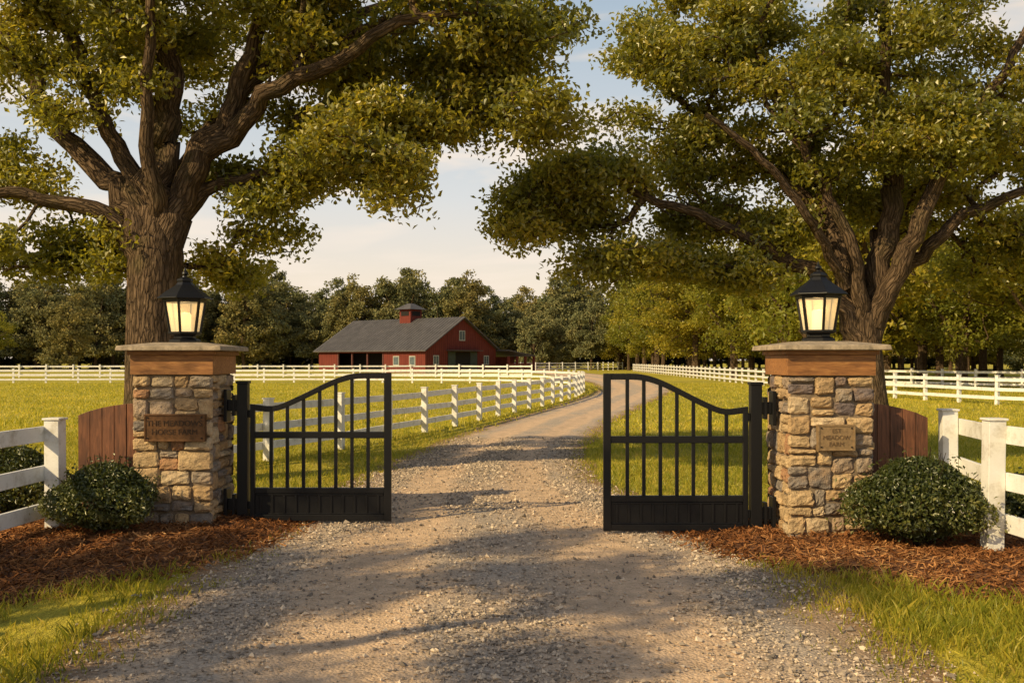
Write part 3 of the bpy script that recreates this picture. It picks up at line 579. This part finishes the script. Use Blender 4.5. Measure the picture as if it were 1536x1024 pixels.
# ------------------------------------------------------------------ iron gates
def gate(hx, y, sgn, Lg):
    e = empty('iron_driveway_gate', (hx, y, 0)); mb = MB()
    def B(x0, x1, y0, y1, z0, z1): mb.box(*sorted((sgn*x0, sgn*x1)), y0, y1, z0, z1)
    B(-.055, .055, -.055, .055, -.02, 1.50); B(-.065, .065, -.065, .065, 1.501, 1.53)
    B(-.10, .12, -.09, .09, -.02, .03)
    x0, x1 = .075, .075+Lg
    top = lambda t: 1.26+.325*(0.5-0.5*math.cos(math.pi*min(1, max(0, (t-.12)/.68))))-.03*math.exp(-((t-.15)/.12)**2)
    B(x0, x0+.05, -.024, .024, .06, top(0)-.02); B(x1-.075, x1, -.03, .03, .04, top(1)+.03)
    K = 26
    for k in range(K):
        t0, t1 = k/K, (k+1)/K; p = lambda t: (sgn*(x0+(x1-x0)*t), 0, top(t)); a, b_ = p(t0), p(t1)
        if k == K-1: b_ = (b_[0]-sgn*.001, 0, b_[2])
        zz = .031; mb.hexa([(a[0], -.022, a[2]-zz), (b_[0], -.022, b_[2]-zz), (b_[0], .022, b_[2]-zz), (a[0], .022, a[2]-zz), (a[0], -.022, a[2]+zz), (b_[0], -.022, b_[2]+zz), (b_[0], .022, b_[2]+zz), (a[0], .022, a[2]+zz)])
    xi0, xi1 = x0+.05, x1-.075
    B(xi0, xi1, -.022, .022, .92, .99); B(xi0, xi1, -.024, .024, .335, .395); B(xi0, xi1, -.026, .026, .045, .11)
    B(xi0, xi1, -.006, .006, .11, .335)
    nb = 7
    for k in range(nb):
        t = (k+1)/(nb+1); xc = xi0+(xi1-xi0)*t; tt = (xc-x0)/(x1-x0); B(xc-.018, xc+.018, -.014, .014, .395, .92); B(xc-.018, xc+.018, -.014, .014, .99, top(tt)-.015)
    for k in range(11):
        xc = xi0+(xi1-xi0)*(k+.5)/11; B(xc-.012, xc+.012, -.017, -.0061, .125, .312)
    B(xi0+.01, xi1-.01, -.018, -.0062, .313, .327); B(xi0+.01, xi1-.01, -.018, -.0062, .112, .124)
    for z in (.22, 1.27):
        B(-.155, -.056, -.035, .035, z-.06, z+.06); B(-.19, -.155, -.08, .08, z-.17, z+.17); B(-.11, -.08, -.05, .05, z-.11, z+.11); B(.056, .075, -.02, .02, z-.05-.08*(z > 1), z+.03-.08*(z > 1))
    mb.obj('gate_leaf', 'black_iron', e, .004)
gate(-2.86, 10.6, 1, 1.50); gate(2.44, 9.98, -1, 1.45)

def wing(x_in, x_out, y, z_in, z_out):
    mb = MB(); n = 5
    for k in range(n):
        a, b_ = k/n, (k+1)/n; z = lambda t: z_out+(z_in-z_out)*(1-t)**.8+.02*math.sin(t*3.1)
        xa, xb = x_in+(x_out-x_in)*a, x_in+(x_out-x_in)*b_; s_ = 1 if x_out > x_in else -1; xa += s_*.003; xb -= s_*.003
        za, zb = z(a), z(b_)
        if s_ < 0: xa, xb, za, zb = xb, xa, zb, za
        dy = rng.rand()*.008
        mb.hexa([(xa, y+dy, .02), (xb, y+dy, .02), (xb, y+.03+dy, .02), (xa, y+.03+dy, .02), (xa, y+dy, za), (xb, y+dy, zb), (xb, y+.03+dy, zb), (xa, y+.03+dy, za)])
    for z in (.35, .95): mb.box(min(x_in, x_out), max(x_in, x_out), y+.045, y+.085, z, z+.09)
    mb.obj('wooden_wing_panel', 'plank_wood', None, .003)
wing(-3.92, -4.56, 10.45, 1.30, 1.17); wing(3.49, 4.12, 9.85, 1.33, 1.18)

# ------------------------------------------------------------------ fences
def fence(pts, spacing, H, rails, post=.12, rail=(.035, .13), bev=0, posts_at=None, name='white_rail_fence', seed=1, side=1):
    rs = R(seed); P = np.array(pts, float); t = np.concatenate([[0], np.cumsum(np.linalg.norm(np.diff(P, axis=0), axis=1))])
    s_ = t if posts_at else np.linspace(0, t[-1], max(2, int(round(t[-1]/spacing))+1)); Q = np.stack([np.interp(s_, t, P[:, 0]), np.interp(s_, t, P[:, 1])], 1)
    mb = MB()
    for k, q in enumerate(Q):
        d = Q[min(k+1, len(Q)-1)]-Q[max(k-1, 0)]; d /= np.linalg.norm(d); dv = Vector((d[0], d[1], 0)); nv = Vector((-d[1], d[0], 0)); h = H+rs.normal()*.008; lean = Vector((rs.normal()*.008, rs.normal()*.008, 0))
        c = Vector((q[0], q[1], 0)); f = lambda i, j, z, w: tuple(c+dv*i*w+nv*j*w+lean*z+Vector((0, 0, z)))
        w = post/2; mb.hexa([f(-1,-1,-.05,w), f(1,-1,-.05,w), f(1,1,-.05,w), f(-1,1,-.05,w), f(-1,-1,h,w), f(1,-1,h,w), f(1,1,h,w), f(-1,1,h,w)])
        w2 = w+.014; mb.hexa([f(-1,-1,h+.001,w2), f(1,-1,h+.001,w2), f(1,1,h+.001,w2), f(-1,1,h+.001,w2), f(-1,-1,h+.022,w2), f(1,-1,h+.022,w2), f(1,1,h+.022,w2), f(-1,1,h+.022,w2)])
    for k in range(len(Q)-1):
        a, b_ = Q[k], Q[k+1]; d = (b_-a)/np.linalg.norm(b_-a); nn = np.array([-d[1], d[0]])*(post/2+rail[0]/2+.002)*side
        for z in rails: mb.beam((a[0]+nn[0]+d[0]*.002, a[1]+nn[1]+d[1]*.002, z+rs.normal()*.008), (b_[0]+nn[0]-d[0]*.002, b_[1]+nn[1]-d[1]*.002, z+rs.normal()*.008), rail[0], rail[1])
    return mb.obj(name, 'white_paint', None, bev)
fence([(-4.56, 9.95), (-4.72, 7.6), (-4.9, 5.2), (-5.1, 2.8)], 2.4, 1.14, (.26, .62, 1.02), .15, (.04, .15), .005, True, side=-1)
fence([(4.45, 10.15), (4.30, 8.92), (4.42, 6.6), (4.6, 4.2)], 2.4, 1.22, (.30, .68, 1.08), .15, (.04, .16), .005, True, side=1)
fence([(-5.2, 15.2), (-4.4, 17), (-3.2, 20), (-2.15, 24), (-1.1, 28), (0, 33), (1.4, 39), (3.0, 47), (3.9, 54), (4.2, 60), (3.8, 66), (2.2, 71), (-1, 74), (-6, 76), (-14, 77.5), (-25, 78), (-40, 76), (-60, 72), (-80, 68)], 2.35, 1.08, (.26, .58, .92), .13, (.04, .13), 0)
fence([(-95, 92), (-60, 98), (-30, 101), (-8, 103), (2, 100)], 2.6, 1.3, (.3, .72, 1.12), .14, (.04, .15), 0)
fence([(-8, 150), (4, 158), (14, 166), (20, 180)], 2.8, 1.4, (.4, .8, 1.25), .15, (.05, .17), 0)
fence([(24, 34), (19, 38), (17.2, 48), (16.8, 62), (17.5, 85), (18.5, 120), (19.5, 160)], 2.4, 1.15, (.28, .62, .98), .13, (.04, .13), 0)
fence([(60, 46), (40, 52), (28, 60), (22, 74)], 2.5, 1.2, (.3, .66, 1.02), .13, (.04, .14), 0)

# ------------------------------------------------------------------ shrubs
def shrub(name, cx, cy, rx, ry, h, seed, n=15000, lf=.034):
    rs = R(seed); q = rs.normal(size=(n, 3)); q /= np.linalg.norm(q, axis=1)[:, None]; q[:, 2] = np.abs(q[:, 2])*np.where(rs.rand(n) < .34, -.62, 1)
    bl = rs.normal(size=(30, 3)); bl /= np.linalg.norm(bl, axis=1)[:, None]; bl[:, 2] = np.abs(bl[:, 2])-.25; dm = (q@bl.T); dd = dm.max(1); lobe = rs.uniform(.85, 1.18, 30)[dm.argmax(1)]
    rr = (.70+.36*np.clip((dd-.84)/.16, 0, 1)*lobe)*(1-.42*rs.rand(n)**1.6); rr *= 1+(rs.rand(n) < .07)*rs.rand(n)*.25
    C = q*rr[:, None]*np.array([rx, ry, h*.62])+np.array([cx, cy, h*.38]); C[:, 2] = np.maximum(C[:, 2], .04+rs.rand(n)*.04)
    LV, LF = leaves(C, lf, lf*.58, rs, .3); e = empty(name)
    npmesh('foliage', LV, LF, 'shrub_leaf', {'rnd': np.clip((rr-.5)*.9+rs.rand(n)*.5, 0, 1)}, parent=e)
    TV = []; TF = []; TB = []; o = 0
    for k in range(26):
        a = rs.rand()*6.28; rr_ = rs.uniform(.2, .8); v, f, b_ = tube([(cx+.04*math.cos(a), cy+.04*math.sin(a), 0), (cx+rx*.4*rr_*math.cos(a), cy+ry*.4*rr_*math.sin(a), h*.4), (cx+rx*rr_*math.cos(a), cy+ry*rr_*math.sin(a), h*(1-.45*rr_))], [.012, .008, .003], 5)
        TV.append(v); TF.append(f+o); TB.append(b_); o += len(v)
    npmesh('stems', np.concatenate(TV), np.concatenate(TF), 'bark', vattr={'bk': np.concatenate(TB)}, parent=e)
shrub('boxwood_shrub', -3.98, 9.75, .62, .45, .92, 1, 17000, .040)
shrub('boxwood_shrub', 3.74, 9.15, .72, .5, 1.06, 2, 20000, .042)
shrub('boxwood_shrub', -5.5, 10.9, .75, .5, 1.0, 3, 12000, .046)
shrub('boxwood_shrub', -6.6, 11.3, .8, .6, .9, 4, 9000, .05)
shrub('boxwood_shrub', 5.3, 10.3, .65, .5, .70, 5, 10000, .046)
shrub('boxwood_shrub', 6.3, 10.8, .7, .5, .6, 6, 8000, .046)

# ------------------------------------------------------------------ barn
e = empty('red_barn', (-11.75, 135, 0), math.radians(50)); W, Lb, EH, RH = 14.6, 22.5, 3.3, 7.7; t = .15
mb = MB()
mb.box(0, t, t, 8.3, 0, EH-.02); mb.box(0, t, 18.2, Lb-t, 0, EH-.02); mb.box(0, t, 8.3, 18.2, 2.75, EH-.02)
mb.box(W-t, W, t, Lb-t, 0, EH-.02); mb.obj('side_walls', 'red_siding', e)
def gablewall(nm, y0, mat='red_siding'):
    V = []
    for y in (y0, y0+t): V += [(0, y, 0), (W, y, 0), (W, y, EH), (W/2, y, RH-.05), (0, y, EH)]
    me = bpy.data.meshes.new(nm); me.from_pydata(V, [], [(0,1,2,3,4), (9,8,7,6,5)]+[(i, i+5, (i+1) % 5+5, (i+1) % 5) for i in range(5)]); me.materials.append(M[mat]); o = bpy.data.objects.new(nm, me); COL.objects.link(o); o.parent = e
gablewall('gable_wall', 0); gablewall('rear_gable_wall', Lb-t)
mb = MB(); ov = .6; sl = (RH-EH)/(W/2)
for sgn in (-1, 1):
    xe = W/2+sgn*(W/2+ov); ze = EH-ov*sl; xr = W/2; th = .16
    P = [(xe, -ov, ze), (xr, -ov, RH), (xr, Lb+ov, RH), (xe, Lb+ov, ze)]; mb.hexa(P+[(a, b_, c+th) for a, b_, c in P])
    for k in range(1, 38):
        yy = -ov+(Lb+2*ov)*k/38; P = [(xe, yy-.03, ze+th), (xr, yy-.03, RH+th), (xr, yy+.03, RH+th), (xe, yy+.03, ze+th)]; mb.hexa([(a, b_, c+.001) for a, b_, c in P]+[(a, b_, c+.05) for a, b_, c in P])
mb.obj('metal_roof', 'barn_roof', e)
mb = MB(); mb.box(.8, W-.5, .5, Lb-.5, .0, .05); mb.box(3.5, 3.6, .5, Lb-.5, .06, 3); mb.obj('painted_dark', 'painted_dark', e)  # floor and partition coloured near black, shade of the open bay painted in
mb = MB()
for yy in (8.3, 11.6, 14.9, 18.0): mb.box(-.04, .2, yy, yy+.22, 0, 2.74)
mb.box(-.05, 0-.002, -.02, Lb, EH-.32, EH-.10); mb.obj('posts_and_trim', 'barn_trim', e)
mb = MB(); mb.box(5.9, 8.9, -.05, -.002, .02, 2.9); mb.obj('doorway_dark_panel', 'painted_dark', e)  # dark sheet on the closed gable wall, painted as a shaded opening
mb = MB(); mb.box(4.4, 5.85, -.10, -.03, .05, 2.95); mb.box(8.95, 10.4, -.10, -.03, .05, 2.95); mb.obj('sliding_doors', 'green_door', e)
mb = MB(); mb.box(4.1, 10.7, -1.0, -.02, 3.05, 3.15); mb.box(5.75, 9.05, -.12, -.055, 2.95, 3.04); mb.obj('door_hood', 'barn_roof', e)
mb = MB(); gl = MB()
def win(x, z, w, h):
    gl.box(x, x+w, -.03, -.003, z, z+h); mb.box(x-.1, x+w+.1, -.06, -.002, z+h, z+h+.12); mb.box(x-.1, x+w+.1, -.06, -.002, z-.12, z); mb.box(x-.1, x, -.058, -.002, z, z+h); mb.box(x+w, x+w+.1, -.058, -.002, z, z+h); mb.box(x+w/2-.04, x+w/2+.04, -.05, -.031, z, z+h)
win(6.8, 4.6, 1.0, 1.2); win(1.6, 1.2, .9, 1.1); win(12, 1.2, .9, 1.1)
for yy in (2.0, 5.2):
    gl.box(-.03, -.003, yy, yy+1.0, 1.1, 2.2); mb.box(-.06, -.002, yy-.1, yy+1.1, 2.2, 2.32); mb.box(-.06, -.002, yy-.1, yy+1.1, .98, 1.1); mb.box(-.058, -.002, yy-.1, yy, 1.1, 2.2); mb.box(-.058, -.002, yy+1, yy+1.1, 1.1, 2.2)
mb.obj('window_frames', 'pale_trim', e); gl.obj('window_glass', 'window_glass', e)
cx, cy = W/2, Lb*.46; mb = MB(); mb.box(cx-1.15, cx+1.15, cy-1.15, cy+1.15, RH-.6, RH+1.55); mb.obj('cupola', 'red_siding', e)
mb = MB()
for a in (-1, 1): mb.box(cx-.8, cx+.8, *sorted((cy+a*1.152, cy+a*1.19)), RH+.55, RH+1.2); mb.box(*sorted((cx+a*1.152, cx+a*1.19)), cy-.8, cy+.8, RH+.55, RH+1.2)
mb.obj('cupola_louvres', 'painted_dark', e)
V = np.array([(cx-1.7, cy-1.7, RH+1.5), (cx+1.7, cy-1.7, RH+1.5), (cx+1.7, cy+1.7, RH+1.5), (cx-1.7, cy+1.7, RH+1.5), (cx-.35, cy-.35, RH+2.4), (cx+.35, cy-.35, RH+2.4), (cx+.35, cy+.35, RH+2.4), (cx-.35, cy+.35, RH+2.4)])
npmesh('cupola_roof', V, BOXF, 'barn_roof', parent=e)
mb = MB(); P = [(W+.01, -2.5, 3.1), (W+6.2, -2.5, 2.3), (W+6.2, 7, 2.3), (W+.01, 7, 3.1)]; mb.hexa(P+[(a, b_, c+.16) for a, b_, c in P]); mb.obj('lean_to_roof', 'barn_roof', e)
mb = MB()
for x in (W+.2, W+2.1, W+4.0, W+6.0):
    for yy in (-2.3, 6.7): mb.box(x-.15, x+.15, yy-.15, yy+.15, 0, 2.3)
mb.box(W+.1, W+6, -2.35, -2.25, 1.0, 1.3); mb.box(W+.1, W+6, -2.35, -2.25, .4, .68); mb.box(W+.1, W+6, 1.5, 1.6, 0, 2.25); mb.obj('lean_to_frame', 'red_siding', e)

# ------------------------------------------------------------------ light, sky, camera
sd = Vector((-.70, -.50, .52)).normalized(); el = math.asin(sd.z); az = math.atan2(sd.x, sd.y)
sl = bpy.data.lights.new('sun', 'SUN'); sl.energy = 5.0; sl.angle = math.radians(.5); sl.color = (1, .76, .40); so = bpy.data.objects.new('sun', sl); COL.objects.link(so); so.rotation_euler = sd.to_track_quat('Z', 'Y').to_euler(); so.location = (-20, -10, 20)
w = bpy.data.worlds.new('World'); scene.world = w; w.use_nodes = True; nt = w.node_tree; bg = nt.nodes['Background']
sky = N(nt, 'ShaderNodeTexSky'); sky.sky_type = 'NISHITA'; sky.sun_disc = False; sky.sun_elevation = el; sky.sun_rotation = az % (2*math.pi); sky.dust_density = 2.0
tc = N(nt, 'ShaderNodeTexCoord'); sp = N(nt, 'ShaderNodeSeparateXYZ'); L(nt, tc.outputs['Generated'], sp.inputs[0]); z = sp.outputs['Z']
mp = N(nt, 'ShaderNodeMapping'); mp.inputs['Scale'].default_value = (1.6, 1.6, 8.5); mp.inputs['Location'].default_value = (.35, 0, .2); L(nt, tc.outputs['Generated'], mp.inputs['Vector'])
cn = noise(nt, mp.outputs[0], 2.3, 4, .6, .4)
hz = ramp(nt, z, [(0, 1), (.15, .97), (.33, .75), (.5, .25), (.7, .1)])
cream = ramp(nt, z, [(0, (1.0, .80, .56)), (.08, (.96, .84, .69)), (.16, (.78, .79, .78)), (.35, (.52, .64, .74))])
cream = mix(nt, 1.0, cream, (9.6, 9.6, 9.6), 'MULTIPLY')
c = mix(nt, hz, sky.outputs[0], cream)
cl = mth(nt, 'MULTIPLY', mth(nt, 'MULTIPLY', ramp(nt, cn, [(.44, 0), (.60, 1)]), .85), ramp(nt, z, [(.38, 1), (.6, .3)]))
wh = mix(nt, 1.0, ramp(nt, z, [(0, 1), (.25, .98), (.5, .5)]), (9.9, 8.6, 7.3), 'MULTIPLY')
c = mix(nt, cl, c, wh)
L(nt, c, bg.inputs['Color']); bg.inputs['Strength'].default_value = .1
cam = bpy.data.cameras.new('camera'); cam.lens = 35; cam.sensor_width = 36; cam.shift_y = .0182; cam.clip_end = 6000; co = bpy.data.objects.new('camera', cam); COL.objects.link(co); co.location = (0, 0, 1.75); co.rotation_euler = (math.pi/2, 0, 0); scene.camera = co
scene.view_settings.view_transform = 'Standard'; scene.view_settings.look = 'None'; scene.view_settings.exposure = 0
